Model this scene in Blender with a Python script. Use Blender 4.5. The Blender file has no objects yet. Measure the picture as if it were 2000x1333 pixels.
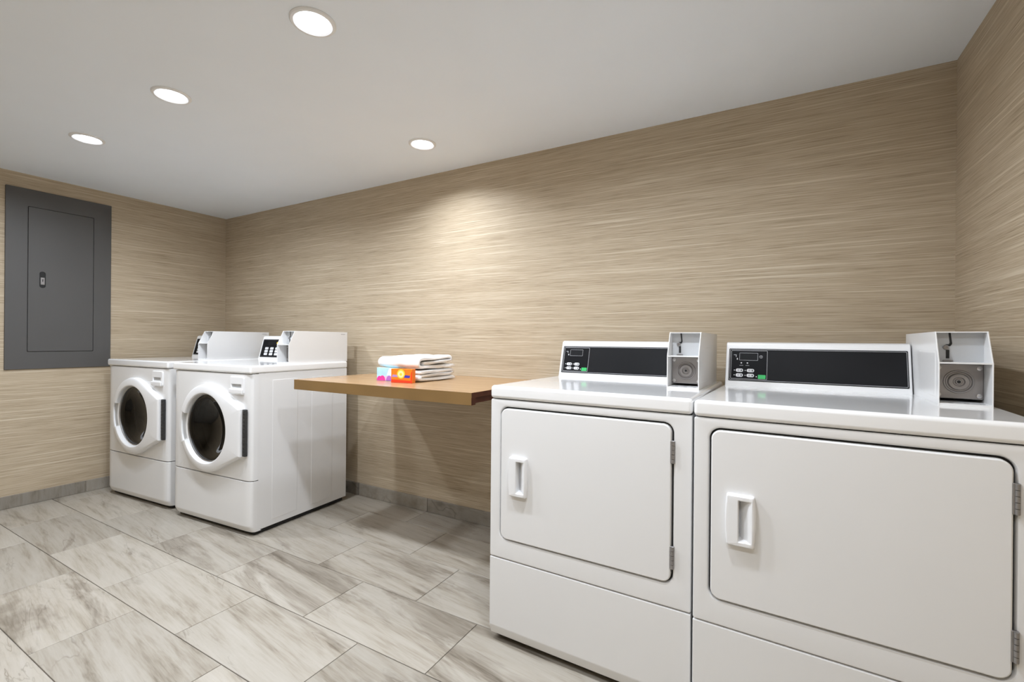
import bpy, bmesh, math, random
from mathutils import Vector, Matrix
random.seed(7)
sc = bpy.context.scene
C = sc.collection
PI = math.pi

# ------------------------------------------------------------------ room measures (metres)
XL, XR, YB, YF, H = -0.842, 3.889, 0.0, -3.15, 2.115

# ------------------------------------------------------------------ camera
cd = bpy.data.cameras.new('camera')
cam = bpy.data.objects.new('camera', cd)
C.objects.link(cam)
Rv = Vector((0.8703968, 0.49227499, 0.0086462))
Uv = Vector((-0.00760923, -0.00410914, 0.99996261))
Fv = Vector((-0.492292106, 0.87043004, -0.000169256))
cam.matrix_world = Matrix(((Rv.x, Uv.x, -Fv.x, 3.30794), (Rv.y, Uv.y, -Fv.y, -2.25466),
                           (Rv.z, Uv.z, -Fv.z, 1.07512), (0, 0, 0, 1)))
cd.sensor_fit = 'HORIZONTAL'
cd.sensor_width = 36
cd.lens = 897.12 / 2000 * 36
cd.clip_start = 0.02
sc.camera = cam

# ------------------------------------------------------------------ world, exposure
w = bpy.data.worlds.new('world')
sc.world = w
w.use_nodes = True
w.node_tree.nodes['Background'].inputs[0].default_value = (0.5, 0.5, 0.5, 1)
w.node_tree.nodes['Background'].inputs[1].default_value = 0.05
vs = sc.view_settings
vs.view_transform = 'Standard'
vs.look = 'None'
vs.gamma = 1
vs.use_curve_mapping = False
vs.exposure = 0.0
sc.cycles.adaptive_threshold = 0.04
sc.cycles.use_light_tree = False
sc.cycles.max_bounces = 6
sc.cycles.diffuse_bounces = 4
sc.cycles.glossy_bounces = 4
sc.cycles.transmission_bounces = 2
sc.cycles.transparent_max_bounces = 6
sc.cycles.caustics_reflective = False
sc.cycles.caustics_refractive = False
LAMP_W = 11.2           # watts of each ceiling lamp
LAMP_SPREAD = 165       # degrees
LAMP_COL = (0.855, 0.915, 1.0)
# x, y, watt factor, label
LAMPS = [
    (0.187, -1.262, 1.32, 'round recessed ceiling light nearest the grey electrical panel'),
    (1.065, -1.266, 1.32, 'round recessed ceiling light in the middle of the row of three'),
    (1.992, -1.270, 1.32, 'round recessed ceiling light at the top edge of the photo, largest of the four'),
    (1.691, -0.377, 0.60, 'round recessed ceiling light close to the long wall, above the towels'),
    (2.900, -1.270, 1.15, 'round recessed ceiling light above the dryers, beyond the top of the photo'),
    (0.640, -2.150, 0.45, 'added fill light, round and recessed, near the front wall, leftmost of the row behind the camera'),  # added lamp, unseen, fills in light on the washer fronts
    (1.560, -2.150, 0.25, 'added fill light, round and recessed, near the front wall, second from the left'),  # second added fill lamp, also unseen
    (2.480, -2.150, 0.60, 'round recessed ceiling light near the front wall, left of the camera'),
    (3.350, -2.150, 0.70, 'round recessed ceiling light directly above the camera'),
]

# ------------------------------------------------------------------ helpers
def new():
    return bmesh.new()

def box(bm, x0, x1, y0, y1, z0, z1, bev=0.0, seg=2):
    vv = [bm.verts.new((x, y, z)) for x in (x0, x1) for y in (y0, y1) for z in (z0, z1)]
    q = [(0, 1, 3, 2), (4, 6, 7, 5), (0, 4, 5, 1), (2, 3, 7, 6), (0, 2, 6, 4), (1, 5, 7, 3)]
    ff = [bm.faces.new([vv[i] for i in f]) for f in q]
    if bev > 0:
        ee = list({e for f in ff for e in f.edges})
        bmesh.ops.bevel(bm, geom=ee, offset=bev, segments=seg, affect='EDGES', profile=0.5)
    return bm

def prism(bm, pts, a, b, fn, bev=0.0, seg=2):
    """polygon pts (u,v) swept from a to b; fn(u,v,t)->xyz"""
    l0 = [bm.verts.new(fn(u, v, a)) for u, v in pts]
    l1 = [bm.verts.new(fn(u, v, b)) for u, v in pts]
    n = len(pts)
    ff = [bm.faces.new(l0), bm.faces.new(l1[::-1])]
    for i in range(n):
        j = (i + 1) % n
        ff.append(bm.faces.new((l0[j], l0[i], l1[i], l1[j])))
    if bev > 0:
        ee = list({e for f in ff[:2] for e in f.edges})
        bmesh.ops.bevel(bm, geom=ee, offset=bev, segments=seg, affect='EDGES', profile=0.5)
    return bm

def loft(bm, loops, cap0=False, cap1=False, closed=True):
    vl = [[bm.verts.new(p) for p in lp] for lp in loops]
    for A, B in zip(vl, vl[1:]):
        n = len(A)
        for i in range(n if closed else n - 1):
            j = (i + 1) % n
            try:
                bm.faces.new((A[i], A[j], B[j], B[i]))
            except ValueError:
                pass
    if cap0: bm.faces.new(vl[0][::-1])
    if cap1: bm.faces.new(vl[-1])
    return bm

def rrect(x0, x1, z0, z1, r, n=6):
    out = []
    for cx, cz, a0 in ((x1 - r, z1 - r, 0), (x0 + r, z1 - r, 90), (x0 + r, z0 + r, 180), (x1 - r, z0 + r, 270)):
        for k in range(n + 1):
            a = math.radians(a0 + 90 * k / n)
            out.append((cx + r * math.cos(a), cz + r * math.sin(a)))
    return out

def circ(cx, cz, r, n=48):
    return [(cx + r * math.cos(2 * PI * k / n), cz + r * math.sin(2 * PI * k / n)) for k in range(n)]

def at_y(pts, y):
    return [(u, y, v) for u, v in pts]

def lathe_y(bm, cx, cz, prof, n=40, cap0=False, cap1=False):
    """prof = [(r, y)...] turned about the y direction"""
    return loft(bm, [at_y(circ(cx, cz, r, n), y) for r, y in prof], cap0, cap1)

def lathe_z(bm, cx, cy, prof, n=40, cap0=False, cap1=False):
    return loft(bm, [[(cx + r * math.cos(2 * PI * k / n), cy + r * math.sin(2 * PI * k / n), z) for k in range(n)]
                     for r, z in prof], cap0, cap1)

def mesh_of(name, bm, mat, ang=35):
    bmesh.ops.remove_doubles(bm, verts=bm.verts, dist=1e-6)
    bmesh.ops.recalc_face_normals(bm, faces=bm.faces)
    me = bpy.data.meshes.new(name)
    bm.to_mesh(me)
    bm.free()
    me.materials.append(mat)
    if ang:
        for p in me.polygons:
            p.use_smooth = True
        me.set_sharp_from_angle(angle=math.radians(ang))
    return me

def obj(name, bm, mat, parent=None, ang=35, label=None):
    me = bm if isinstance(bm, bpy.types.Mesh) else mesh_of(name, bm, mat, ang)
    o = bpy.data.objects.new(name, me)
    C.objects.link(o)
    if ang and name not in ('tile', 'towel', 'diffuser', 'trim_ring'):
        md = o.modifiers.new('weighted_normal', 'WEIGHTED_NORMAL')
        md.keep_sharp = True
    if parent is not None:
        o.parent = parent
    if label:
        o['label'] = label
    return o

def thing(name, label, cat, loc=(0, 0, 0), rz=0.0, group=None):
    o = bpy.data.objects.new(name, None)
    o.empty_display_size = 0.1
    C.objects.link(o)
    o.location = loc
    o.rotation_euler = (0, 0, rz)
    o['label'] = label
    o['category'] = cat
    if group: o['group'] = group
    return o

def tag(o, label, cat, group=None):
    o['label'] = label
    o['category'] = cat
    if group: o['group'] = group
    return o

# ------------------------------------------------------------------ materials
class NT:
    def __init__(s, name):
        s.m = bpy.data.materials.new(name)
        s.m.use_nodes = True
        s.t = s.m.node_tree
        s.b = s.t.nodes['Principled BSDF']
    def n(s, typ, **kw):
        nd = s.t.nodes.new(typ)
        for k, v in kw.items():
            setattr(nd, k, v)
        return nd
    def l(s, a, b):
        s.t.links.new(a, b)
    def val(s, node, **kw):
        for k, v in kw.items():
            node.inputs[k.replace('_', ' ')].default_value = v
        return node
    def ramp(s, fac, stops, interp='LINEAR'):
        r = s.n('ShaderNodeValToRGB')
        r.color_ramp.interpolation = interp
        e = r.color_ramp.elements
        while len(e) < len(stops):
            e.new(0.5)
        for el, (p, c) in zip(e, stops):
            el.position = p
            el.color = (*c, 1) if len(c) == 3 else c
        s.l(fac, r.inputs[0])
        return r.outputs[0]
    def mix(s, fac, a, b, mode='MIX'):
        m = s.n('ShaderNodeMix', data_type='RGBA', blend_type=mode)
        for inp, v in ((m.inputs[0], fac), (m.inputs[6], a), (m.inputs[7], b)):
            if hasattr(v, 'links') or isinstance(v, bpy.types.NodeSocket):
                s.l(v, inp)
            elif isinstance(v, (int, float)):
                inp.default_value = v
            else:
                inp.default_value = (*v, 1)
        return m.outputs[2]
    def math(s, op, a, b=None, c=None):
        m = s.n('ShaderNodeMath', operation=op)
        for i, v in enumerate((a, b, c)):
            if v is None: continue
            if isinstance(v, bpy.types.NodeSocket): s.l(v, m.inputs[i])
            else: m.inputs[i].default_value = v
        return m.outputs[0]
    def noise(s, vec, scale=1, detail=2, rough=0.5, dist=0.0):
        nz = s.n('ShaderNodeTexNoise')
        s.val(nz, Scale=scale, Detail=detail, Roughness=rough, Distortion=dist)
        s.l(vec, nz.inputs['Vector'])
        return nz.outputs['Fac']
    def mapping(s, vec, scale=(1, 1, 1), rot=(0, 0, 0), loc=(0, 0, 0)):
        mp = s.n('ShaderNodeMapping')
        mp.inputs['Scale'].default_value = scale
        mp.inputs['Rotation'].default_value = rot
        mp.inputs['Location'].default_value = loc
        s.l(vec, mp.inputs['Vector'])
        return mp.outputs[0]
    def bump(s, h, strength=0.2, dist=0.001):
        b = s.n('ShaderNodeBump')
        s.val(b, Strength=strength, Distance=dist)
        s.l(h, b.inputs['Height'])
        s.l(b.outputs[0], s.b.inputs['Normal'])

def plain(name, col, rough=0.5, metal=0.0, coat=0.0, var=0.03, scale=6.0, spec=0.5, bump=0.0, bscale=400):
    m = NT(name)
    tc = m.n('ShaderNodeTexCoord')
    f = m.noise(tc.outputs['Object'], scale, 0)
    c = m.mix(f, tuple(max(0, x * (1 - var)) for x in col), tuple(min(1, x * (1 + var)) for x in col))
    m.l(c, m.b.inputs['Base Color'])
    m.val(m.b, Roughness=rough, Metallic=metal)
    m.b.inputs['Coat Weight'].default_value = coat
    m.b.inputs['Coat Roughness'].default_value = 0.08
    m.b.inputs['Specular IOR Level'].default_value = spec
    if bump:
        m.bump(m.noise(tc.outputs['Object'], bscale, 1), bump, 0.0006)
    return m.m

def wallpaper(name, along):
    m = NT(name)
    tc = m.n('ShaderNodeTexCoord')
    sx = m.n('ShaderNodeSeparateXYZ')
    m.l(tc.outputs['Object'], sx.inputs[0])
    cx = m.n('ShaderNodeCombineXYZ')
    m.l(sx.outputs['X' if along == 'x' else 'Y'], cx.inputs[0])
    m.l(sx.outputs['Z'], cx.inputs[1])
    v = cx.outputs[0]
    # slow waviness of the weave
    wob = m.noise(m.mapping(v, (1.3, 5, 1)), 1.0, 1)
    wv = m.n('ShaderNodeCombineXYZ')
    m.l(m.math('MULTIPLY', m.math('SUBTRACT', wob, 0.5), 0.012), wv.inputs[1])
    ad = m.n('ShaderNodeVectorMath', operation='ADD')
    m.l(v, ad.inputs[0]); m.l(wv.outputs[0], ad.inputs[1])
    v2 = ad.outputs[0]
    fine = m.noise(m.mapping(v2, (7.0, 480, 1)), 1.0, 2, 0.7)
    mid = m.noise(m.mapping(v2, (2.8, 190, 1), loc=(3, 7, 0)), 1.0, 2, 0.65)
    broad = m.noise(m.mapping(v2, (0.8, 22, 1), loc=(11, 2, 0)), 1.0, 1)
    light = m.noise(m.mapping(v2, (1.3, 105, 1), loc=(5, 31, 0)), 1.0, 1)
    f = m.math('ADD', m.math('MULTIPLY', fine, 0.50), m.math('ADD', m.math('MULTIPLY', mid, 0.36), m.math('MULTIPLY', broad, 0.14)))
    base = m.ramp(f, [(0.34, (0.303, 0.234, 0.154)), (0.46, (0.466, 0.375, 0.262)), (0.55, (0.543, 0.450, 0.328)), (0.68, (0.655, 0.568, 0.438))])
    lf = m.ramp(light, [(0.60, (0, 0, 0)), (0.70, (1, 1, 1))])
    col = m.mix(m.math('MULTIPLY', lf, 0.55), base, (0.74, 0.655, 0.51))
    m.l(col, m.b.inputs['Base Color'])
    m.val(m.b, Roughness=0.6)
    m.b.inputs['Specular IOR Level'].default_value = 0.3
    m.bump(m.noise(m.mapping(v, (2.5, 330, 1)), 1.0, 0), 0.25, 0.0010)
    return m.m

def stone(name, tint=1.0, dark=0.0):
    """streaky grey-beige porcelain; every tile shows its own patch of the pattern"""
    m = NT(name)
    tc = m.n('ShaderNodeTexCoord')
    oi = m.n('ShaderNodeObjectInfo')
    off = m.n('ShaderNodeCombineXYZ')
    m.l(m.math('MULTIPLY', oi.outputs['Random'], 37.0), off.inputs[0])
    m.l(m.math('MULTIPLY', oi.outputs['Random'], 91.0), off.inputs[1])
    m.l(m.math('MULTIPLY', oi.outputs['Random'], 13.0), off.inputs[2])
    ad = m.n('ShaderNodeVectorMath', operation='ADD')
    m.l(tc.outputs['Object'], ad.inputs[0]); m.l(off.outputs[0], ad.inputs[1])
    v = ad.outputs[0]
    v = m.mapping(v, (1, 1, 1), rot=(0, 0, math.radians(7)))
    streak = m.noise(m.mapping(v, (1.6, 15, 4)), 1.0, 5, 0.70, 0.35)
    fine = m.noise(m.mapping(v, (6, 95, 9)), 1.0, 2, 0.7)
    patch = m.noise(m.mapping(v, (1.2, 4.6, 2)), 1.0, 5, 0.64, 0.7)
    vein = m.noise(m.mapping(v, (1.3, 8.5, 2), loc=(4, 9, 1)), 1.0, 4, 0.6, 0.6)
    f = m.math('ADD', m.math('MULTIPLY', streak, 0.72), m.math('MULTIPLY', fine, 0.28))
    base = m.ramp(f, [(0.31, (0.250, 0.210, 0.160)), (0.42, (0.425, 0.376, 0.305)), (0.51, (0.505, 0.458, 0.388)), (0.66, (0.560, 0.518, 0.452))])
    pt = m.math('ADD', patch, m.math('MULTIPLY', m.math('SUBTRACT', m.math('FRACT', m.math('MULTIPLY', oi.outputs['Random'], 7.31)), 0.5), 0.16))
    pf = m.ramp(pt, [(0.56, (0, 0, 0)), (0.64, (1, 1, 1))])
    dk = m.ramp(f, [(0.34, (0.120, 0.095, 0.070)), (0.62, (0.385, 0.335, 0.268))])
    col = m.mix(m.math('MULTIPLY', pf, 0.66), base, dk)
    vd = m.math('ABSOLUTE', m.math('SUBTRACT', vein, 0.5))
    vf = m.ramp(vd, [(0.0, (1, 1, 1)), (0.011, (0, 0, 0))])
    gate = m.ramp(patch, [(0.46, (0, 0, 0)), (0.60, (1, 1, 1))])
    col = m.mix(m.math('MULTIPLY', m.math('MULTIPLY', vf, gate), 0.60), col, (0.19, 0.155, 0.115))
    br = m.math('ADD', m.math('MULTIPLY', oi.outputs['Random'], 0.16), 0.70 * tint)
    hs = m.n('ShaderNodeHueSaturation')
    m.l(col, hs.inputs['Color']); m.l(br, hs.inputs['Value'])
    m.l(hs.outputs[0], m.b.inputs['Base Color'])
    m.val(m.b, Roughness=0.38)
    m.b.inputs['Specular IOR Level'].default_value = 0.35
    m.bump(m.noise(m.mapping(v, (8, 50, 9)), 1.0, 0), 0.08, 0.001)
    return m.m

def tinted_glass(name, tint):
    m = NT(name)
    tr = m.n('ShaderNodeBsdfTransparent'); tr.inputs[0].default_value = (*tint, 1)
    gl = m.n('ShaderNodeBsdfGlossy'); gl.inputs['Roughness'].default_value = 0.04
    gl.inputs[0].default_value = (0.9, 0.9, 0.9, 1)
    fr = m.n('ShaderNodeFresnel'); fr.inputs[0].default_value = 1.5
    mx = m.n('ShaderNodeMixShader')
    m.l(fr.outputs[0], mx.inputs[0]); m.l(tr.outputs[0], mx.inputs[1]); m.l(gl.outputs[0], mx.inputs[2])
    m.l(mx.outputs[0], m.t.nodes['Material Output'].inputs[0])
    return m.m

def lamp_mat(name, strength):
    m = NT(name)
    m.b.inputs['Base Color'].default_value = (1, 1, 1, 1)
    m.b.inputs['Emission Color'].default_value = (*LAMP_COL, 1)
    m.b.inputs['Emission Strength'].default_value = strength
    return m.m

M = dict(
    ceiling=plain('ceiling_paint', (0.880, 0.930, 0.990), 0.75, var=0.01),
    paper_x=wallpaper('woven_wallpaper_along_x', 'x'),
    paper_y=wallpaper('woven_wallpaper_along_y', 'y'),
    tile=stone('streaked_porcelain'),
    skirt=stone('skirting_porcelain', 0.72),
    grout=plain('grout', (0.25, 0.215, 0.18), 0.9, var=0.15, scale=40),
    white=plain('white_enamel', (0.79, 0.785, 0.78), 0.32, coat=0.15, var=0.01),
    gloss=plain('white_gloss_enamel', (0.87, 0.868, 0.865), 0.14, coat=0.6, var=0.01),
    plastic=plain('white_plastic', (0.83, 0.83, 0.835), 0.35, var=0.01),
    inner=plain('grey_inner_with_shade', (0.50, 0.51, 0.52), 0.45, var=0.02),  # grey of the recesses, darkened to carry the shade of the bays
    black=plain('black_rubber_and_shade', (0.012, 0.012, 0.012), 0.7, var=0.1),
    gap=plain('dark_seam', (0.03, 0.028, 0.027), 0.8, var=0.1),
    panel=plain('black_control_panel', (0.008, 0.008, 0.009), 0.35, var=0.1, spec=0.08),
    panel2=plain('black_film_panel', (0.014, 0.014, 0.015), 0.35, var=0.1, spec=0.08),
    line=plain('grey_print', (0.42, 0.42, 0.43), 0.5),
    key=plain('pale_key', (0.66, 0.66, 0.67), 0.45),
    keydark=plain('dark_key_print', (0.10, 0.10, 0.11), 0.5),
    green=plain('green_key', (0.02, 0.42, 0.10), 0.45),
    steel=plain('brushed_steel', (0.55, 0.54, 0.54), 0.33, metal=1.0, var=0.08, scale=60),
    lockplate=plain('cast_lock_plate', (0.33, 0.31, 0.30), 0.45, metal=0.6, var=0.08, scale=50),
    drum=plain('drum_steel', (0.20, 0.19, 0.19), 0.35, metal=0.9, var=0.2, scale=20),
    hinge=plain('hinge_metal', (0.33, 0.32, 0.32), 0.4, metal=0.8, var=0.1, scale=80),
    hingedark=plain('dark_hinge', (0.055, 0.055, 0.055), 0.45, metal=0.4, var=0.3, scale=120),
    glass=tinted_glass('dark_door_glass', (0.13, 0.13, 0.135)),
    grey=plain('charcoal_panel_paint', (0.090, 0.087, 0.085), 0.5, var=0.03),
    oak=None,
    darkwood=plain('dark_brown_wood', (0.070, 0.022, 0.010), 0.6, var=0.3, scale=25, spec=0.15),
    towel=plain('white_terry', (0.90, 0.905, 0.91), 0.95, var=0.03, scale=200, spec=0.1, bump=0.8, bscale=520),
    trim=plain('white_lamp_trim', (0.86, 0.86, 0.86), 0.4, var=0.01),
    lamp=lamp_mat('lamp_diffuser', 12.0),
    orange=plain('orange_print', (0.92, 0.21, 0.012), 0.4, var=0.08, scale=30),
    red=plain('red_print', (0.80, 0.05, 0.015), 0.4),
    yellow=plain('yellow_print', (0.90, 0.62, 0.05), 0.4),
    paleyellow=plain('pale_yellow_print', (0.93, 0.85, 0.42), 0.4),
    blue=plain('blue_print', (0.05, 0.04, 0.42), 0.4),
    lilac=plain('lilac_print', (0.42, 0.26, 0.60), 0.4),
    sky=plain('pale_blue_print', (0.45, 0.75, 0.88), 0.4, var=0.12, scale=40),
    skywhite=plain('cloud_white_print', (0.85, 0.90, 0.93), 0.4),
    pink=plain('pink_print', (0.85, 0.05, 0.35), 0.4, var=0.15, scale=60),
    palepink=plain('pale_pink_print', (0.90, 0.50, 0.72), 0.4),
    violet=plain('violet_print', (0.45, 0.16, 0.60), 0.4),
)
def oak_mat():
    m = NT('tan_laminate')
    tc = m.n('ShaderNodeTexCoord')
    f = m.noise(m.mapping(tc.outputs['Object'], (2.0, 30, 30)), 1.0, 4, 0.6, 0.4)
    c = m.ramp(f, [(0.3, (0.36, 0.218, 0.105)), (0.7, (0.43, 0.27, 0.138))])
    m.l(c, m.b.inputs['Base Color'])
    m.val(m.b, Roughness=0.25)
    return m.m
M['oak'] = oak_mat()
M['edge'] = plain('darker_brown_edge', (0.205, 0.118, 0.040), 0.45, var=0.12, scale=8)  # front edge of the shelf, a darker brown than the top

# ------------------------------------------------------------------ the room
def structure(o):
    o['kind'] = 'structure'
    return o
T = 0.10
fl = structure(obj('floor', box(new(), XL - T, XR + T, YF - T, YB + T, -0.12, -0.0035), M['grout']))
structure(obj('ceiling', box(new(), XL - T, XR + T, YF - T, YB + T, H, H + 0.1), M['ceiling']))
structure(obj('wall_back', box(new(), XL, XR, YB, YB + T, -0.0035, H), M['paper_x']))
structure(obj('wall_front', box(new(), XL, XR, YF - T, YF, -0.0035, H), M['paper_x']))
structure(obj('wall_left', box(new(), XL - T, XL, YF - T, YB + T, -0.0035, H), M['paper_y']))
structure(obj('wall_right', box(new(), XR, XR + T, YF - T, YB + T, -0.0035, H), M['paper_y']))

# floor tiles 610 x 303, running bond
PX, PY, G = 0.607, 0.3022, 0.0013
tile_cache = {}
def tile_mesh(wx, wy):
    k = (round(wx, 3), round(wy, 3))
    if k not in tile_cache:
        bm = new()
        box(bm, -wx / 2 + G, wx / 2 - G, -wy / 2 + G, wy / 2 - G, -0.0034, 0.0, 0.0010, 1)
        tile_cache[k] = mesh_of('tile', bm, M['tile'])
    return tile_cache[k]
rows = [(-0.195, -0.001)]
y = -0.195
while y > YF + 0.02:
    rows.append((max(y - PY, YF + 0.001), y))
    y -= PY
for r, (ya, yb) in enumerate(rows):
    x0 = 1.433 if r % 2 == 0 else 1.130
    k0 = math.floor((XL - x0) / PX)
    x = x0 + k0 * PX
    while x < XR - 0.02:
        a, b = max(x, XL + 0.001), min(x + PX, XR - 0.001)
        if b - a > 0.02:
            o = obj('tile', tile_mesh(b - a, yb - ya), None, fl)
            o.location = ((a + b) / 2, (ya + yb) / 2, 0)
        x += PX

# skirting of cut tiles
def skirting(name, pieces, hgt):
    bm = new()
    x0, x1, y0, y1 = pieces[0]
    for (a, b, c, d) in pieces:
        box(bm, a + (0.0 if b - a < .05 else .0012), b - (0.0 if b - a < .05 else .0012), c + .0002, d, 0.0005, hgt - 0.002)
    base = structure(obj(name, bm, M['grout']))
    for (a, b, c, d) in pieces:
        bm = new()
        g = 0.0017
        if b - a < 0.05:
            s = 1 if a < 1 else -1
            xa, xb = (a, b + 0.004) if s > 0 else (a - 0.004, b)
            box(bm, xa - (a + b) / 2, xb - (a + b) / 2, (c - d) / 2 + g, (d - c) / 2 - g, -hgt / 2 + .001, hgt / 2, 0.0012, 1)
        else:
            yy = (c - 0.004, d) if c < -0.5 or True else (c, d)
            if c < -1.5:
                yy = (c, d + 0.004)
            box(bm, -(b - a) / 2 + g, (b - a) / 2 - g, yy[0] - (c + d) / 2, yy[1] - (c + d) / 2, -hgt / 2 + .001, hgt / 2, 0.0012, 1)
        o = obj('skirting_tile', bm, M['skirt'], base)
        o.location = ((a + b) / 2, (c + d) / 2, hgt / 2)
    return base
BT = 0.007
def cuts(lo, hi, ref, p):
    k = math.floor((lo - ref) / p)
    out = []
    x = ref + k * p
    while x < hi - 0.02:
        a, b = max(x, lo), min(x + p, hi)
        if b - a > 0.02: out.append((a, b))
        x += p
    return out
skirting('baseboard_back', [(a, b, -BT, -0.0002) for a, b in cuts(XL + .012, XR - .012, 1.440, 0.607)], 0.083)
skirting('baseboard_left', [(XL + 0.0002, XL + BT, a, b) for a, b in cuts(YF + .012, -0.012, -0.930, 0.607)], 0.078)
skirting('baseboard_right', [(XR - BT, XR - 0.0002, a, b) for a, b in cuts(YF + .012, -0.012, -0.930, 0.607)], 0.078)
skirting('baseboard_front', [(a, b, YF + 0.0002, YF + BT) for a, b in cuts(XL + .012, XR - .012, 1.440, 0.607)], 0.083)

# ------------------------------------------------------------------ ceiling lights
trim_me = diff_me = None
for lx, ly, k, lab in LAMPS:
    t = thing('ceiling_light', lab, 'ceiling light', (lx, ly, H), 0, 'round recessed ceiling lights')
    if trim_me is None:
        bm = new()
        lathe_z(bm, 0, 0, [(0.0715, 0.0), (0.0715, -0.003), (0.068, -0.0065), (0.060, -0.0075), (0.0545, -0.004), (0.0535, -0.0005)], 48)
        trim_me = mesh_of('trim_ring', bm, M['trim'])
        bm = new()
        lathe_z(bm, 0, 0, [(0.0540, -0.0012), (0.040, -0.0020), (0.02, -0.0024), (0.004, -0.0025)], 48, False, True)
        diff_me = mesh_of('diffuser', bm, M['lamp'])
    obj('trim_ring', trim_me, None, t)
    obj('diffuser', diff_me, None, t)
    ld = bpy.data.lights.new('lamp_light', 'AREA')
    ld.shape = 'DISK'
    ld.size = 0.105
    ld.energy = LAMP_W * k
    ld.color = LAMP_COL
    ld.spread = math.radians(LAMP_SPREAD if ly < -1 else 142)
    lo = bpy.data.objects.new('lamp_light', ld)
    C.objects.link(lo)
    lo.parent = t
    lo.location = (0, 0, -0.006)

# ------------------------------------------------------------------ electrical panel on the left wall
t = thing('electrical_panel', 'charcoal grey metal electrical panel with a hinged door on the left wall', 'electrical panel', (XL, -1.063, 0.868))
# local: y across (world y), z up, x out of the wall
W2, HP = 0.2625, 1.152
dy0, dy1, dz0, dz1 = -0.164, 0.166, 0.110, 1.043
def at_x(pts, x): return [(x, u, v) for u, v in pts]
bm = new()
o_ = rrect(-W2, W2, 0, HP, 0.003, 3)
i_ = rrect(dy0, dy1, dz0, dz1, 0.006, 3)
loft(bm, [at_x(o_, 0.0), at_x(o_, 0.009), at_x(rrect(-W2 + .001, W2 - .001, .001, HP - .001, .003, 3), 0.010), at_x(i_, 0.010), at_x(i_, 0.004)], False, False)
obj('cover_frame', bm, M['grey'], t)
bm = new(); box(bm, 0.001, 0.004, dy0 - .004, dy1 + .004, dz0 - .004, dz1 + .004)
obj('seam_backing', bm, M['gap'], t)
bm = new()
d_ = rrect(dy0 + .003, dy1 - .003, dz0 + .003, dz1 - .003, 0.005, 3)
d2 = rrect(dy0 + .004, dy1 - .004, dz0 + .004, dz1 - .004, 0.005, 3)
loft(bm, [at_x(d_, 0.004), at_x(d_, 0.0105), at_x(d2, 0.0115)], False, True)
door = obj('panel_door', bm, M['grey'], t)
# latch: black stadium slot with a steel tab
bm = new()
ly, lz = -0.094, 1.447 - 0.868
st = rrect(ly - 0.0145, ly + 0.0145, lz - 0.053, lz + 0.053, 0.0143, 8)
st2 = rrect(ly - 0.0130, ly + 0.0130, lz - 0.0515, lz + 0.0515, 0.0128, 8)
loft(bm, [at_x(st, 0.0112), at_x(st, 0.0128), at_x(st2, 0.0132), at_x(st2, 0.0118)], False, True)
obj('latch', bm, M['black'], door)
bm = new(); box(bm, 0.0119, 0.0150, ly - 0.0095, ly + 0.0095, lz - 0.032, lz + 0.014, 0.001, 2)
obj('latch_tab', bm, M['hinge'], door)
bm = new()
box(bm, 0.0146, 0.0153, ly - 0.0015, ly + 0.0015, lz - 0.015, lz - 0.003)
box(bm, 0.0146, 0.0154, ly - 0.0032, ly + 0.0032, lz - 0.003, lz + 0.002, 0.0005, 1)
obj('keyhole', bm, M['black'], door)

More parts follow.
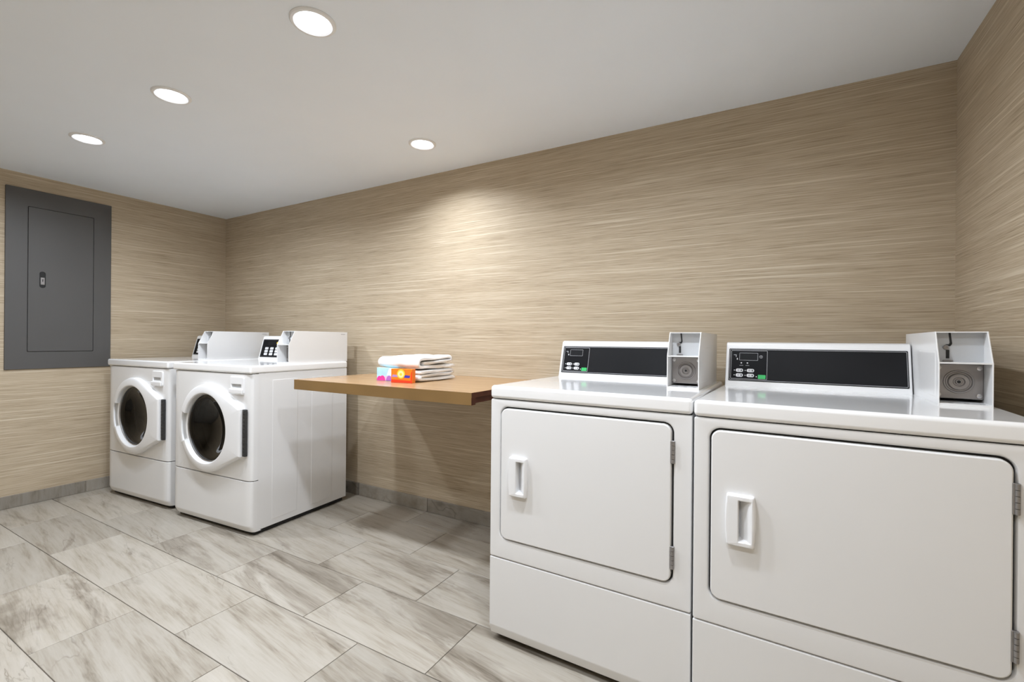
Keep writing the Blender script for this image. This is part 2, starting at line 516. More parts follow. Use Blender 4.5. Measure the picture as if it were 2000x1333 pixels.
# ------------------------------------------------------------------ appliance parts
CW, CHH, CDP = 0.104, 0.195, 0.45        # coin meter width, height, depth
def coin_meter(parent, s0, y0, z0, pressed=True):
    """sheet-metal coin box: open lower bay with lock plate, sloping upper bay with coin slide"""
    prof = [(0, 0), (0, 0.113), (0.041, CHH), (CDP, CHH), (CDP, 0)]
    bm = new()
    th = 0.0030
    for xa in (0.0, CW - th):
        prism(bm, prof, s0 + xa, s0 + xa + th, lambda u, v, x: (x, y0 + u, z0 + v), 0.0007, 1)
    e = 0.0004
    box(bm, s0 + th - e, s0 + CW - th + e, y0 + 0.0415, y0 + CDP - .001, z0 + CHH - th, z0 + CHH - 0.0002)       # top
    box(bm, s0 + th - e, s0 + CW - th + e, y0 + 0.0005, y0 + CDP - .001, z0 + 0.0004, z0 + 0.0075)               # bottom lip
    box(bm, s0 + th - e, s0 + CW - th + e, y0 + CDP - th, y0 + CDP - .0005, z0 + 0.001, z0 + CHH - .001)         # back
    box(bm, s0 + th - e, s0 + CW - th + e, y0 + 0.0005, y0 + 0.066, z0 + 0.1105, z0 + 0.1140)                    # middle shelf
    cm = obj('coin_meter', bm, M['white'], parent, label='white sheet-metal coin meter with open front bays')
    # raised rectangle pressed into each side
    for sx, xo in ((-1, s0), (1, s0 + CW)) if pressed else ():
        bm = new()
        o1 = rrect(y0 + 0.028, y0 + 0.235, z0 + 0.020, z0 + 0.142, 0.004, 3)
        o2 = rrect(y0 + 0.033, y0 + 0.230, z0 + 0.025, z0 + 0.137, 0.004, 3)
        loft(bm, [[(xo, u, v) for u, v in o1], [(xo + sx * 0.0016, u, v) for u, v in o2]], False, True)
        obj('side_pressing', bm, M['white'], cm)
    yp = y0 + 0.065
    bm = new(); box(bm, s0 + th, s0 + CW - th, yp, yp + 0.002, z0 + 0.114, z0 + CHH - th)
    obj('slide_plate', bm, M['inner'], cm, label='plate behind the upper bay, its grey darkened for shade')
    # coin slide: black crooked slot with a pivot
    cx = s0 + 0.033
    bm = new()
    def zp(pts): return prism(bm, pts, yp - 0.0012, yp + 0.0002, lambda u, v, yy: (u, yy, v))
    zp([(cx - .0010, z0 + .158), (cx + .0042, z0 + .158), (cx + .0062, z0 + .163), (cx + .0030, z0 + .192), (cx - .0012, z0 + .192), (cx + .0012, z0 + .166)])
    zp([(cx - .0065, z0 + .156), (cx + .003, z0 + .156), (cx + .003, z0 + .161), (cx - .0065, z0 + .161)])
    zp([(cx - .0060, z0 + .123), (cx + .0008, z0 + .123), (cx + .0008, z0 + .146), (cx - .0060, z0 + .146)])
    obj('coin_slot', bm, M['black'], cm, label='black crooked coin slot')
    bm = new()
    lathe_y(bm, cx - .0065, z0 + .153, [(0.0062, yp), (0.0062, yp - .004), (0.005, yp - .005), (0.0028, yp - .005), (0.0026, yp - .003)], 20, False, True)
    obj('slide_pivot', bm, M['hinge'], cm)
    bm = new(); box(bm, cx - .013, cx + .008, yp - 0.006, yp, z0 + .1142, z0 + .1185, 0.001, 1)
    obj('slide_foot', bm, M['hinge'], cm)
    # lower bay
    bm = new()
    q1 = rrect(s0 + th + .0005, s0 + CW - th - .0005, z0 + 0.0155, z0 + 0.1085, 0.003, 3)
    q2 = rrect(s0 + th + .003, s0 + CW - th - .003, z0 + 0.018, z0 + 0.106, 0.003, 3)
    loft(bm, [at_y(q1, yp + .004), at_y(q1, yp - .001), at_y(q2, yp - .003)], False, True)
    obj('lock_plate', bm, M['lockplate'], cm, label='cast metal lock plate')
    lx, lz = s0 + CW / 2, z0 + 0.061
    bm = new()
    lathe_y(bm, lx, lz, [(0.0315, yp - .003), (0.0305, yp - .0055), (0.0275, yp - .006), (0.0255, yp - .0032), (0.0225, yp - .0032),
                         (0.0205, yp - .0085), (0.0180, yp - .0095), (0.0125, yp - .0085), (0.0105, yp - .0045), (0.0075, yp - .0045),
                         (0.0062, yp - .0070), (0.0040, yp - .0070)], 40)
    obj('lock_cylinder', bm, M['lockplate'], cm)
    bm = new(); lathe_y(bm, lx, lz, [(0.0041, yp - .0066), (0.002, yp - .0064)], 20, False, True)
    obj('keyway', bm, M['black'], cm)
    for dx in (-0.040, 0.040):
        for dz in (-0.036, 0.037):
            bm = new()
            lathe_y(bm, lx + dx, lz + dz, [(0.0058, yp - .003), (0.0055, yp - .0052), (0.003, yp - .0060), (0.0012, yp - .0062)], 16, False, True)
            obj('screw', bm, M['steel'], cm)
    # half-round slots punched in the bottom lip
    for dx in (0.028, 0.058, 0.088):
        bm = new()
        pts = [(s0 + dx + 0.0055 * math.cos(PI * k / 8), 0.0045 * math.sin(PI * k / 8)) for k in range(9)]
        prism(bm, pts, z0 + 0.0068, z0 + 0.0078, lambda u, v, zz: (u, y0 + 0.016 + v, zz))
        obj('lip_slot', bm, M['gap'], cm)
    return cm

def feet(parent, W, D):
    bm = new(); box(bm, 0.012, W - .012, 0.035, D - .02, 0.006, 0.0255)  # black box put in as the shade of the gap under the cabinet
    obj('under_shade_box', bm, M['black'], parent)
    for fx in (0.06, W - 0.06):
        for fy in (0.07, D - 0.07):
            bm = new()
            lathe_z(bm, fx, fy, [(0.020, 0.0), (0.022, 0.004), (0.019, 0.012), (0.012, 0.016), (0.012, 0.034)], 20, True, True)
            obj('foot', bm, M['black'], parent)

def console(parent, s0, s1, y0, z0, hgt, name='console'):
    lean = 0.045
    bm = new()
    prof = [(y0, 0), (y0 + lean * .94, hgt * 0.935), (y0 + lean * 1.02, hgt * .975), (y0 + lean * 1.22, hgt), (y0 + 0.125, hgt), (y0 + 0.150, hgt - .02), (y0 + 0.150, 0)]
    prism(bm, prof, s0, s1, lambda u, v, x: (x, u, z0 + v), 0.004, 3)
    co = obj(name, bm, M['white'], parent, label='white sloping control console')
    L = math.hypot(lean * .94, hgt * .935)
    ty, tz = lean * .94 / L, hgt * .935 / L
    ny, nz = -tz, ty
    def P(s, h, off):       # h = height above lid, off = out of the face
        d = h / tz
        return (s, y0 + ty * d + ny * off, z0 + h + nz * off)
    def plate(nm, a, b, h0, h1, o0, o1, mat, r=0.001, par=co, n=2):
        lp = rrect(a, b, h0, h1, min(r, (b - a) / 2.01, (h1 - h0) / 2.01), n)
        bm = new()
        loft(bm, [[P(u, v, o0) for u, v in lp], [P(u, v, o1) for u, v in lp]], True, True)
        return obj(nm, bm, mat, par)
    def outline(nm, a, b, h0, h1, wd, o0, o1, mat, r=0.003, par=co):
        A = rrect(a, b, h0, h1, r, 3)
        B = rrect(a + wd, b - wd, h0 + wd, h1 - wd, max(r - wd, .0005), 3)
        bm = new()
        loft(bm, [[P(u, v, o0) for u, v in A], [P(u, v, o1) for u, v in A], [P(u, v, o1) for u, v in B], [P(u, v, o0) for u, v in B]])
        return obj(nm, bm, mat, par)
    return co, plate, outline, P

# ------------------------------------------------------------------ dryers
DW, DD, DH = 0.683, 0.71, 0.9157
def dryer(label, loc, rz, leds):
    t = thing('dryer', label, 'dryer', loc, rz, 'coin-operated dryers')
    bm = new(); box(bm, 0.001, DW - .001, 0.020, DD, 0.022, DH - .046, 0.004, 2)
    obj('cabinet', bm, M['white'], t)
    bm = new(); box(bm, 0.004, DW - .004, 0.0155, 0.0205, 0.03, DH - .044)
    obj('seam_backing', bm, M['gap'], t)
    # upper front with the door opening
    a, b, c, d, r = 0.040, 0.632, 0.372, 0.842, 0.030
    zl, zh = 0.3055, DH - 0.0485
    bm = new()
    e = 0.004
    loft(bm, [at_y(rrect(0.0, DW, zl, zh, .005, 8), 0.016), at_y(rrect(0.0, DW, zl, zh, .005, 8), e), at_y(rrect(.0012, DW - .0012, zl + .0012, zh - .0012, .005, 8), .0012),
              at_y(rrect(e, DW - e, zl + e, zh - e, .005, 8), 0.0), at_y(rrect(a - .006, b + .006, c - .006, d + .006, r + .006, 8), 0.0),
              at_y(rrect(a - .002, b + .002, c - .002, d + .002, r + .002, 8), 0.0022), at_y(rrect(a, b, c, d, r, 8), 0.007), at_y(rrect(a, b, c, d, r, 8), 0.016)])
    obj('front_panel', bm, M['white'], t)
    # door
    bm = new()
    g = 0.0052
    def R_(k): return rrect(a + k, b - k, c + k, d - k, max(r - k, .01), 8)
    loft(bm, [at_y(R_(g), .0150), at_y(R_(g), 0.002), at_y(R_(g + .0010), -0.0012), at_y(R_(g + .0035), -0.0030),
              at_y(rrect(0.110, 0.149, 0.546, 0.664, .004, 8), -0.0030), at_y(rrect(0.110, 0.149, 0.546, 0.664, .004, 8), 0.0148)])
    dr = obj('door', bm, M['white'], t)
    # hinges
    for h0 in (0.420, 0.725):
        bm = new()
        box(bm, b - .0075, b + .0045, -0.0035, 0.004, h0, h0 + .065, 0.0008, 1)
        for k in range(5):
            z0 = h0 + k * .013 + .0006
            lathe_z(bm, b - .0005, -0.0040, [(0.0040, z0), (0.0040, z0 + .0118)], 12, True, True)
        obj('hinge', bm, M['hinge'], dr, label='grey metal hinge')
    # handle: bowed white grip with a scooped pocket
    hx0, hx1, hz0, hz1 = 0.0865, 0.1525, 0.5370, 0.6730
    def bow(k, y, rr=0.004):
        lp = rrect(hx0 + k, hx1 - k, hz0 + k, hz1 - k, rr, 6)
        cz = (hz0 + hz1) / 2
        out = []
        dense = []
        n = len(lp)
        for i in range(n):
            p, q = lp[i], lp[(i + 1) % n]
            m = 8 if math.hypot(q[0] - p[0], q[1] - p[1]) > .02 else 1
            for j in range(m):
                f = j / m
                dense.append((p[0] + (q[0] - p[0]) * f, p[1] + (q[1] - p[1]) * f))
        for u, v in dense:
            tt = (v - cz) / ((hz1 - hz0) / 2)
            sgn = -1 if u < (hx0 + hx1) / 2 else 1
            w_ = abs(u - (hx0 + hx1) / 2) / ((hx1 - hx0) / 2)
            out.append((u + sgn * w_ * 0.004 * (1 - tt * tt), y, v))
        return out
    def pocket(y, kx0, kx1, kz, slope=0.0):
        px0, px1, pz0, pz1 = hx0 + kx0, hx1 - kx1, hz0 + kz, hz1 - kz
        src = bow(0.0, 0)
        cx_, cz_ = (hx0 + hx1) / 2, (hz0 + hz1) / 2
        out = []
        for u, _, v in src:
            fu = max(-1, min(1, (u - cx_) / ((hx1 - hx0) / 2)))
            fv = max(-1, min(1, (v - cz_) / ((hz1 - hz0) / 2)))
            uu = (px0 + px1) / 2 + fu * (px1 - px0) / 2
            vv = (pz0 + pz1) / 2 + fv * (pz1 - pz0) / 2
            out.append((uu, y + slope * (uu - px0) / (px1 - px0), vv))
        return out
    bm = new()
    loft(bm, [bow(0, -0.003), bow(0, -0.0125), bow(.0015, -0.0165), bow(.004, -0.0185), pocket(-0.0190, .027, .005, .012), pocket(-0.0175, .0285, .0065, .0140, -0.0005),
              pocket(0.0125, .0290, .0140, .0180, -0.0270)], False, True)
    obj('handle', bm, M['plastic'], dr, label='white scooped door handle')
    # lower panel with a turned-in foot
    bm = new()
    prism(bm, [(0.016, 0.3025), (0.004, 0.3025), (0.0010, 0.3012), (0.0, 0.2985), (0.0, 0.062), (0.0015, 0.054), (0.010, 0.027), (0.016, 0.022), (0.030, 0.022), (0.030, 0.04), (0.016, 0.05)],
          0.0, DW, lambda u, v, x: (x, u, v), 0.003, 2)
    obj('lower_panel', bm, M['white'], t)
    # lid
    bm = new(); box(bm, -0.001, DW + .001, -0.0045, DD, DH - .046, DH, 0.0115, 5)
    obj('lid', bm, M['gloss'], t)
    # console
    co, plate, outline, P = console(t, 0.006, 0.553, 0.553, DH - 0.001, 0.163)
    h0, h1 = 0.018, 0.138
    plate('black_panel', 0.017, 0.545, h0, h1, 0.0003, 0.0018, M['panel2'], 0.003)
    outline('panel_border', 0.0195, 0.5425, h0 + .003, h1 - .003, 0.0012, 0.0018, 0.0021, M['line'])
    plate('control_area', 0.023, 0.1465, h0 + .0055, h1 - .0055, 0.0018, 0.0022, M['panel'], 0.002)
    outline('control_border', 0.0245, 0.1460, h0 + .007, h1 - .007, 0.0012, 0.0022, 0.0025, M['line'])
    plate('display', 0.0545, 0.1135, 0.0955, 0.1205, 0.0022, 0.0026, M['panel2'], 0.001)
    outline('display_border', 0.0530, 0.1150, 0.094, 0.122, 0.0009, 0.0024, 0.0028, M['line'], .0015)
    for i, (u, v) in enumerate(((0.036, 0.074), (0.073, 0.074), (0.036, 0.0375), (0.073, 0.0375))):
        v = 0.0565 if i < 2 else 0.0385
        k = plate('button', u + .006, u + .031, v - .0062, v + .0062, 0.0022, 0.0034, M['key'], 0.0060, n=4)
        plate('button_mark', u + .012, u + .0185, v - .0032, v + .0032, 0.0034, 0.0036, M['line'], .0005)
        plate('button_mark', u + .0225, u + .0275, v - .0034, v + .0034, 0.0034, 0.0036, M['keydark'], .002)
        plate('indicator', u - .0008, u + .0030, v - .0019, v + .0019, 0.0022, 0.0028, M['key'], .0018)
    plate('start_button', 0.1165, 0.1415, 0.0275, 0.0420, 0.0022, 0.0034, M['green'], 0.002)
    plate('indicator', 0.1095, 0.1133, 0.0330, 0.0370, 0.0022, 0.0028, M['key'], .0018)
    plate('indicator', 0.0440, 0.0475, 0.0955, 0.1025, 0.0022, 0.0027, M['key'], .0017)
    plate('printed_mark', 0.0330, 0.0430, 0.1130, 0.1150, 0.0022, 0.0024, M['line'], .0008)
    plate('printed_mark', 0.0405, 0.0425, 0.1060, 0.1150, 0.0022, 0.0024, M['line'], .0008)
    if leds:
        for u in (0.060, 0.0805):
            plate('indicator', u - .0026, u + .0026, 0.0820, 0.0866, 0.0022, 0.0028, M['key'], .0022)
            plate('printed_mark', u - .0065, u + .0065, 0.0745, 0.0757, 0.0022, 0.0024, M['line'], .0005)
        outline('dial_mark', 0.1195, 0.1305, 0.103, 0.114, 0.0008, 0.0022, 0.0024, M['line'], .005)
        plate('printed_mark', 0.1200, 0.1300, 0.1081, 0.1089, 0.0022, 0.0024, M['line'], .0003)
        plate('printed_mark', 0.1246, 0.1254, 0.1035, 0.1135, 0.0022, 0.0024, M['line'], .0003)
    coin_meter(t, 0.5565, 0.255, DH - 0.0005)
    feet(t, DW, DD)
    return t

dryer('white coin-operated dryer beside the wooden shelf, left of the two dryers', (2.431, -0.853, 0), -0.0242, False)
dryer('white coin-operated dryer next to the right wall, nearest the camera', (3.1203, -0.8838, 0), -0.0488, True)

# ------------------------------------------------------------------ washers
WW, WD, WH = 0.719, 0.676, 0.929
def hull_radius(cx, cz, R, pts, th):
    """distance from centre to outline: circle R joined by tangents to the hinge edge"""
    best = R
    dx, dz = math.cos(th), math.sin(th)
    n = len(pts)
    for i in range(n):
        (x1, z1), (x2, z2) = pts[i], pts[(i + 1) % n]
        x1 -= cx; z1 -= cz; x2 -= cx; z2 -= cz
        den = dx * (z2 - z1) - dz * (x2 - x1)
        if abs(den) < 1e-9: continue
        tt = (x1 * (z2 - z1) - z1 * (x2 - x1)) / den
        ss = (x1 * dz - z1 * dx) / den
        if tt > 0 and -1e-6 <= ss <= 1 + 1e-6:
            best = max(best, tt)
    return best

def washer(label, loc, rz):
    t = thing('washing_machine', label, 'washing machine', loc, rz, 'front-load washers')
    zs = 0.301          # seam between front panel and lower panel
    # cabinet: open-fronted shell
    bm = new()
    x0, x1, y0, y1, z0, z1 = 0.001, WW - .001, 0.048, WD, 0.026, WH - .0445
    k = 0.002
    A = rrect(x0, x1, y0, y1, 0.003, 2)
    lp = [[(u, v, z) for u, v in A] for z in (z0, z1)]
    side = [p for p in rrect(x0, x1, z0, z1, .004, 2)]
    loft(bm, [at_y(side, y0), at_y(side, y1)], False, True)
    ins = [p for p in rrect(x0 + k, x1 - k, z0 + k, z1 - k, .004, 2)]
    loft(bm, [at_y(side, y0), at_y(ins, y0), at_y(ins, y1 - k)], False, True)
    obj('cabinet', bm, M['white'], t)
    for za, zb in ((zs - .02, zs + .02), (z1 - .012, z1 - .001)):
        bm = new(); box(bm, 0.004, WW - .004, 0.020, 0.026, za, zb)
        obj('seam_backing', bm, M['gap'], t)
    # pressed rectangles in the right side and left side
    for sx, xo in ((1, x1), (-1, x0)):
        for ya, yb in ((0.130, 0.296), (0.395, 0.557)):
            bm = new()
            loft(bm, [[(xo, u, v) for u, v in rrect(ya, yb, 0.058, 0.845, .004, 2)],
                      [(xo + sx * .0018, u, v) for u, v in rrect(ya + .004, yb - .004, 0.062, 0.841, .004, 2)]], False, True)
            obj('side_pressing', bm, M['white'], t)
    # bowed front profile (s, y)
    prof = [(0.0, 0.048), (0.0, 0.022), (0.004, 0.012), (0.014, 0.005), (0.034, 0.0015), (0.052, 0.0),
            (WW - .052, 0.0), (WW - .034, 0.0015), (WW - .014, 0.005), (WW - .004, 0.012), (WW, 0.022), (WW, 0.048)]
    cx, cz = 0.360, 0.566
    # front panel: flat middle with round opening + wrapped edges
    bm = new()
    za, zb = zs + .002, WH - .0470
    fx0, fx1 = 0.052, WW - .052
    angs = [2 * PI * k / 72 for k in range(72)]
    for X in (fx0, fx1):
        for Z in (za + .004, zb - .004):
            angs.append(math.atan2(Z - cz, X - cx) % (2 * PI))
    angs = sorted(set(round(q, 6) for q in angs))
    def onrect(th):
        dx, dz = math.cos(th), math.sin(th)
        c_ = []
        if dx > 1e-9: c_.append((fx1 - cx) / dx)
        if dx < -1e-9: c_.append((fx0 - cx) / dx)
        if dz > 1e-9: c_.append((zb - .004 - cz) / dz)
        if dz < -1e-9: c_.append((za + .004 - cz) / dz)
        q = min(c_)
        return (cx + q * dx, 0.0, cz + q * dz)
    loft(bm, [[onrect(q) for q in angs], [(cx + .212 * math.cos(q), 0.0, cz + .212 * math.sin(q)) for q in angs],
              [(cx + .205 * math.cos(q), 0.010, cz + .205 * math.sin(q)) for q in angs], [(cx + .205 * math.cos(q), 0.060, cz + .205 * math.sin(q)) for q in angs]])
    for part in (prof[:6], prof[6:]):
        loft(bm, [[(s, yy, zz) for s, yy in part] for zz in (za + .004, zb - .004)], closed=False)
    for zz, dz in ((zb - .004, 1), (za + .004, -1)):
        loft(bm, [[(s, yy + q * q * .5 / .004 if False else yy + o, zz + dz * q) for s, yy in prof] for q, o in ((0, 0), (.0028, .0010), (.004, .004), (.004, .022))], closed=False)
    obj('front_panel', bm, M['white'], t, 40)
    # lower panel
    bm = new()
    lv = [(zs - .002, .022), (zs - .002, .004), (zs - .0032, .001), (zs - .006, 0), (0.060, 0), (0.050, .002), (0.028, .012), (0.022, .018), (0.022, 0.05)]
    loft(bm, [[(s, yy + o, zz) for s, yy in prof] for zz, o in lv], closed=False)
    obj('lower_panel', bm, M['white'], t, 40)
    # lid
    bm = new(); box(bm, -0.003, WW + .003, -0.006, WD + .004, WH - .0445, WH, 0.0105, 4)
    obj('lid', bm, M['gloss'], t)
    # drum behind the glass
    bm = new()
    lathe_y(bm, cx, cz, [(0.204, 0.058), (0.190, 0.075), (0.235, 0.10), (0.240, 0.38), (0.20, 0.41), (0.06, 0.415), (0.05, 0.40)], 48, False, True)
    obj('drum', bm, M['drum'], t)
    bm = new()
    lathe_y(bm, cx, cz, [(0.205, 0.030), (0.196, 0.022), (0.186, 0.035), (0.186, 0.070), (0.2, 0.075)], 48)
    obj('gasket', bm, M['black'], t)
    # door frame: round on the handle side, drawn out to the hinge on the other
    R = 0.248
    hx, hz0, hz1 = 0.672, 0.437, 0.694
    hull = []
    N = 96
    a_t = []
    for (px, pz) in ((hx, hz1), (hx, hz0)):
        dd = math.hypot(px - cx, pz - cz)
        base = math.atan2(pz - cz, px - cx)
        al = math.acos(R / dd)
        for q in (base + al, base - al):
            a_t.append((q, px, pz))
    tp = max(a_t[:2], key=lambda q: math.sin(q[0]))
    bt = min(a_t[2:], key=lambda q: math.sin(q[0]))
    poly = [(cx + R * math.cos(tp[0]), cz + R * math.sin(tp[0])), (hx, hz1), (hx, hz0), (cx + R * math.cos(bt[0]), cz + R * math.sin(bt[0]))]
    seg = poly
    th = [2 * PI * k / N for k in range(N)]
    th += [math.atan2(pz - cz, px - cx) % (2 * PI) for px, pz in poly]
    n1, n2 = PI - math.asin(0.090 / R), PI + math.asin(0.102 / R)
    th += [n1 - .006, n1 + .006, n2 - .006, n2 + .006]
    th = sorted(set(round(q, 5) for q in th))
    def rout(q):
        r = hull_radius(cx, cz, R, poly, q)
        if n1 < q < n2: r = 0.260
        return r
    def low(q, y):      # the rim is sunk where the hand goes in
        return y * 0.36 if (n1 < q < n2 and y < 0) else y
    def ring(shrink, y):
        out = []
        for q in th:
            r = rout(q) - shrink
            out.append((cx + r * math.cos(q), low(q, y), cz + r * math.sin(q)))
        return out
    def rnd(r, y): return [(cx + r * math.cos(q), low(q, y), cz + r * math.sin(q)) for q in th]
    def blend(f, r0, y):
        out = []
        for q in th:
            r = (rout(q) - .016) * (1 - f) + r0 * f
            out.append((cx + r * math.cos(q), low(q, y), cz + r * math.sin(q)))
        return out
    bm = new()
    loft(bm, [ring(0, 0.001), ring(0, -0.020), ring(0.0025, -0.0265), ring(0.008, -0.0305), ring(0.016, -0.0325), blend(.5, .206, -0.0350), rnd(.2055, -0.0365), rnd(.200, -0.0355),
              rnd(.1955, -0.0310), rnd(.1935, -0.018), rnd(.1945, 0.004), rnd(.2035, 0.008)])
    dr = obj('door', bm, M['plastic'], t, 32, label='white round door frame')
    bm = new()
    lathe_y(bm, cx, cz, [(0.1950, -0.006), (0.1945, -0.0105), (0.1920, -0.0125), (0.1885, -0.0110), (0.1875, -0.004)], 64)
    obj('chrome_ring', bm, M['steel'], dr)
    bm = new()
    lathe_y(bm, cx, cz, [(0.1935, -0.004), (0.184, -0.0075), (0.165, -0.004), (0.140, 0.012), (0.10, 0.034), (0.05, 0.046), (0.012, 0.049)], 64, False, True)
    obj('door_glass', bm, M['glass'], dr, 60, label='dark bowl-shaped door glass')
    # handle in the sunk part of the rim: outer grip lip and grey finger pocket
    def arc(r0, r1, y0_, y1_, e_, rr_=0.0):
        bm = new()
        qs = [n1 + e_ + (n2 - n1 - 2 * e_) * k / 24 for k in range(25)]
        sec = [(r0, y0_), (r0, y1_ + .002), (r0 + .002, y1_), (r1 - .003, y1_), (r1, y1_ + .004), (r1, y0_)]
        loft(bm, [[(cx + r * math.cos(q), yy, cz + r * math.sin(q)) for r, yy in sec] for q in qs], True, True)
        return bm
    hd = obj('handle', arc(0.239, 0.2605, -0.008, -0.0215, 0.012), M['plastic'], dr, 30, label='white curved grip of the door')
    obj('handle_pocket', arc(0.2075, 0.2385, -0.006, -0.0140, 0.05), M['inner'], dr, 30, label='grey finger pocket beside the grip')
    # hinge strip
    bm = new()
    box(bm, hx + .0005, hx + .025, -0.0160, -0.0005, hz0 + .002, hz1 - .002, 0.002, 1)
    for k in range(12):
        zz = hz0 + .008 + k * 0.0205
        lathe_z(bm, hx + .015, -0.0160, [(0.0060, zz), (0.0060, zz + .0165)], 12, True, True)
    obj('hinge', bm, M['hingedark'], dr, label='dark full-height door hinge')
    # soap dispenser
    bm = new()
    sx0, sx1, sz0, sz1 = 0.548, 0.668, 0.770, 0.866
    a1 = rrect(sx0, sx1, sz0, sz1, .012, 5)
    a2 = rrect(sx0 + .003, sx1 - .003, sz0 + .003, sz1 - .003, .010, 5)
    b1 = rrect(0.562, 0.650, 0.803, 0.827, .003, 5)
    b2 = rrect(0.564, 0.648, 0.805, 0.825, .003, 5)
    loft(bm, [at_y(a1, .001), at_y(a1, -.004), at_y(a2, -.007), at_y(b1, -.0075), at_y(b2, -.0015)], False, False)
    dp = obj('dispenser', bm, M['plastic'], t, label='white soap dispenser front')
    bm = new(); loft(bm, [at_y(b1, -.0002), at_y(b2, -.0012)], False, True)
    obj('dispenser_slot', bm, M['inner'], dp)
    bm = new(); box(bm, sx0 + .004, sx1 - .004, -.016, -.006, sz0 + .004, 0.800, 0.0045, 3)
    obj('dispenser_pull', bm, M['plastic'], dp)
    # console
    co, plate, outline, P = console(t, 0.042, 0.600, 0.512, WH - 0.001, 0.168)
    h0, h1 = 0.020, 0.143
    plate('black_panel', 0.056, 0.594, h0, h1, 0.0003, 0.0018, M['panel'], 0.003)
    outline('panel_border', 0.060, 0.590, h0 + .004, h1 - .004, 0.0014, 0.0018, 0.0021, M['keydark'])
    plate('display', 0.110, 0.235, 0.105, 0.130, 0.0018, 0.0023, M['panel2'], 0.002)
    for r in range(3):
        for c_ in range(4):
            u, v = 0.094 + c_ * 0.053, 0.041 + r * 0.0195
            plate('button', u, u + .034, v - .0078, v + .0078, 0.0018, 0.0032, M['key'], 0.004)
    plate('printed_mark', 0.20, 0.215, 0.112, 0.124, 0.0023, 0.0026, M['yellow'], .003)
    cm = coin_meter(t, 0.5995, 0.243, WH - 0.0005, False)
    bm = new()
    xr = 0.5995 + CW
    for k in range(6):
        box(bm, xr - .0002, xr + .0005, 0.243 + 0.395 + k * .006, 0.243 + 0.3995 + k * .006, WH + .178, WH + .182 + (k % 2) * .001)
    obj('maker_mark', bm, M['line'], cm)
    feet(t, WW, WD)
    return t

washer('white front-load washer in the corner, farther from the wooden shelf', (-0.6681, -0.8673, 0), 0.0621)
washer('white front-load washer beside the wooden shelf, right of the pair', (0.1556, -0.8392, 0), 0.0598)

# ------------------------------------------------------------------ folding shelf
tx0, tx1, ty, tz, tt = 1.1293, 2.2538, -0.7182, 0.8636, 0.0515
t = thing('wall_shelf', 'tan wood-laminate folding shelf fixed to the long wall between washers and dryers', 'shelf', (tx0, ty, tz - tt))
L, Dp = tx1 - tx0, -ty - 0.0005
bm = new(); box(bm, 0.0005, L, 0.0265, Dp, tt - 0.021, tt, 0.0006, 1)
box(bm, 0.0005, L, -0.0022, 0.0266, tt - 0.0007, tt, 0.0, 1)
obj('top', bm, M['oak'], t)
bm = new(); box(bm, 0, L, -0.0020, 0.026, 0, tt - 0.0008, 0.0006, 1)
obj('front_edge', bm, M['edge'], t, label='front edge in darker brown')
bm = new(); box(bm, 0.0, 0.024, 0.0265, Dp, 0.001, tt - 0.0212, 0.001, 1)
obj('end_edge', bm, M['oak'], t)
bm = new(); box(bm, L - 0.034, L - 0.010, 0.0265, Dp, 0.004, tt - 0.0212, 0.001, 1)
obj('end_rail', bm, M['darkwood'], t, label='dark brown end rail under the top')
bm = new(); box(bm, 0.0245, L - 0.0345, Dp - 0.03, Dp, 0.004, tt - 0.0212, 0.001, 1)
obj('wall_cleat', bm, M['darkwood'], t)
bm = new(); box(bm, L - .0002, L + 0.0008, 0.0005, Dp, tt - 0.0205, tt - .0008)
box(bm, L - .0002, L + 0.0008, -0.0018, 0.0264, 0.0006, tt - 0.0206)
obj('end_band', bm, M['darkwood'], t, label='dark unfinished edge at the right end')

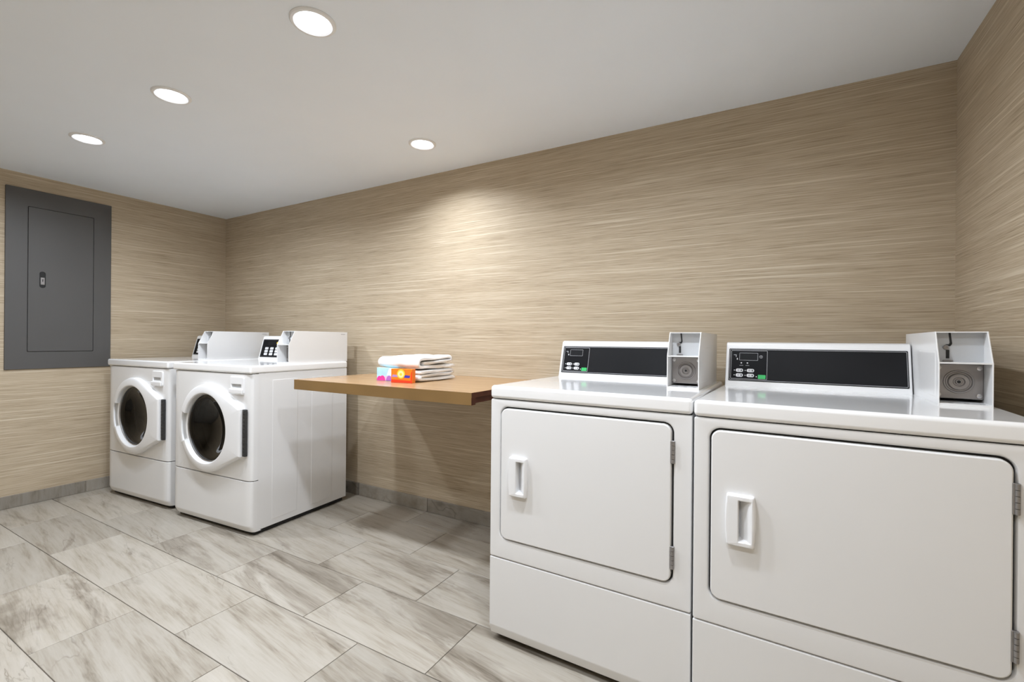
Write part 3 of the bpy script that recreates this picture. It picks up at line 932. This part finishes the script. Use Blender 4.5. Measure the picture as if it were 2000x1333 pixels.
# ------------------------------------------------------------------ towels
def towel(name, label, x0, x1, y0, y1, z0, path_fn, thick, seed):
    """a thick cloth band following path_fn() in the y-z plane, run along x with soft ends"""
    rnd = random.Random(seed)
    path = path_fn()
    # resample
    d = [0]
    for p, q in zip(path, path[1:]): d.append(d[-1] + math.hypot(q[0] - p[0], q[1] - p[1]))
    n = int(d[-1] / 0.008)
    rs = []
    j = 0
    for i in range(n + 1):
        s = d[-1] * i / n
        while j < len(d) - 2 and d[j + 1] < s: j += 1
        f = (s - d[j]) / (d[j + 1] - d[j])
        rs.append((path[j][0] + (path[j + 1][0] - path[j][0]) * f, path[j][1] + (path[j + 1][1] - path[j][1]) * f))
    for _ in range(3):
        rs = [rs[0]] + [((a[0] + 2 * b[0] + c[0]) / 4, (a[1] + 2 * b[1] + c[1]) / 4) for a, b, c in zip(rs, rs[1:], rs[2:])] + [rs[-1]]
    n = len(rs)
    nor = []
    for i in range(n):
        a, b = rs[max(0, i - 1)], rs[min(n - 1, i + 1)]
        l = math.hypot(b[0] - a[0], b[1] - a[1]) or 1
        nor.append((-(b[1] - a[1]) / l, (b[0] - a[0]) / l))
    loops = []
    K = 22
    for k in range(K + 1):
        f = k / K
        edge = min(f, 1 - f) * (x1 - x0)
        th = thick / 2 * (math.sqrt(max(0.0, 1 - (1 - min(1, edge / (thick * .45))) ** 2)) * .45 + .55)
        x = x0 + (x1 - x0) * f
        lp = []
        up, dn = [], []
        for i, ((py, pz), (ny, nz)) in enumerate(zip(rs, nor)):
            s = i / (n - 1)
            e2 = min(s, 1 - s) * d[-1]
            t2 = th * (math.sqrt(max(0, 1 - (1 - min(1, e2 / (thick * .4))) ** 2)) * .45 + .55)
            wob = 0.0016 * math.sin(x * 47 + s * 9 + seed) + 0.0012 * math.sin(x * 90 + s * 31 + seed * 2)
            pull = 0.004 * math.sin(s * 14 + seed) if f in (0.0, 1.0) else 0
            up.append((x + pull, y0 + py + ny * t2, z0 + pz + nz * t2 + wob))
            dn.append((x + pull, y0 + py - ny * t2, z0 + pz - nz * t2 + wob))
        loops.append(up + dn[::-1])
    zmin = min(p[2] for lp in loops for p in lp)
    loops = [[(a, b, c - zmin + z0) for a, b, c in lp] for lp in loops]
    bm = new()
    loft(bm, loops, True, True)
    o = obj(name, bm, M['towel'], None, 70)
    # origin at base
    me = o.data
    ox, oy, oz = (x0 + x1) / 2, (y0 + y1) / 2, z0
    for v in me.vertices:
        v.co -= Vector((ox, oy, oz))
    o.location = (ox, oy, oz)
    return tag(o, label, 'towel', 'folded white towels'), max(v.co.z for v in me.vertices) + oz

def bend(y, z0, z1, sgn, n=8):
    r = (z1 - z0) / 2
    return [(y + sgn * r * math.sin(PI * k / n), (z0 + z1) / 2 - r * math.cos(PI * k / n)) for k in range(n + 1)]
Lt = 0.300
def path_low():     # three plies: folds at front and back
    a = [(Lt - .004, 0.009), (0.15, 0.0085)]
    a += bend(0.022, 0.0090, 0.0285, -1)
    a += [(0.15, 0.0275)] + bend(Lt - .016, 0.0285, 0.0480, 1)
    a += [(0.15, 0.0475), (0.03, 0.0465), (0.010, 0.0455)]
    return a
def path_top():     # wrapped fold with a rounded nose at the front
    a = [(Lt - .002, 0.0095), (0.15, 0.0085), (0.05, 0.0085)]
    a += bend(0.022, 0.0085, 0.0470, -1, 12)
    a += [(0.09, 0.0480), (0.16, 0.0510), (Lt - .035, 0.0560)]
    a += bend(Lt - .016, 0.0560, 0.0375, 1)[::1]
    a += [(0.17, 0.0330), (0.09, 0.0285), (0.046, 0.0275)]
    return a
tw, ztop = towel('towel', 'folded white towel at the bottom of the pair on the shelf', 1.517, 1.788, -0.502, -0.203, tz + .0004, path_low, 0.0182, 1)
tw, z2 = towel('towel', 'folded white towel on top of the pair, thick rounded fold facing front', 1.510, 1.786, -0.505, -0.205, ztop + 0.0003, path_top, 0.0178, 2)

# ------------------------------------------------------------------ detergent boxes
def carton(name, label, loc, rz, w_, h_, d_, mat):
    t = thing(name, label, 'box', loc, rz)
    bm = new(); box(bm, 0, w_, 0, d_, 0, h_, 0.0012, 2)
    obj('carton', bm, mat, t)
    return t
def flat(nm, par, pts, mat, y=-0.0005):
    bm = new(); prism(bm, pts, y, 0.0008, lambda u, v, yy: (u, yy, v))
    return obj(nm, bm, mat, par)
ob = carton('detergent_box', 'small orange box with a yellow round emblem and blue bars, standing before the towels', (1.6640, -0.5640, tz), 0.16, 0.121, 0.069, 0.030, M['orange'])
flat('red_base', ob, [(0.001, 0.001), (0.120, 0.001), (0.120, 0.012), (0.001, 0.016)], M['red'], -.0003)
flat('red_side', ob, [(0.112, 0.012), (0.120, 0.012), (0.120, 0.060), (0.114, 0.050)], M['red'], -.0003)
flat('lilac_bar', ob, [(0.005, 0.028), (0.040, 0.028), (0.040, 0.038), (0.009, 0.040)], M['lilac'], -.0005)
flat('blue_bar', ob, [(0.073, 0.026), (0.106, 0.025), (0.110, 0.037), (0.080, 0.039)], M['blue'], -.0005)
flat('emblem_ring', ob, [(0.057 + .023 * math.cos(k * PI / 12), 0.044 + .023 * math.sin(k * PI / 12)) for k in range(24)], M['yellow'], -.0007)
flat('emblem_disc', ob, [(0.057 + .0165 * math.cos(k * PI / 12), 0.043 + .0165 * math.sin(k * PI / 12)) for k in range(24)], M['paleyellow'], -.0010)
flat('emblem_centre', ob, [(0.057 + .007 * math.cos(k * PI / 8), 0.042 + .007 * math.sin(k * PI / 8)) for k in range(16)], M['yellow'], -.0013)
pb = carton('softener_box', 'small pale blue and pink box left of the orange box', (1.5300, -0.5290, tz), 0.17, 0.121, 0.068, 0.024, M['sky'])
flat('cloud_print', pb, [(0.060, 0.030), (0.118, 0.030), (0.118, 0.066), (0.075, 0.066)], M['skywhite'], -.0003)
for (u, r, mt, yy) in ((0.016, .016, 'pink', -.0005), (0.034, .018, 'pink', -.0007), (0.058, .017, 'palepink', -.0005), (0.075, .018, 'violet', -.0007), (0.096, .020, 'palepink', -.0005)):
    flat('petal_print', pb, [(max(0.001, u + r * math.cos(k * PI / 18)), 0.002 + max(0, r * 1.45 * math.sin(k * PI / 18))) for k in range(19)], M[mt], yy)
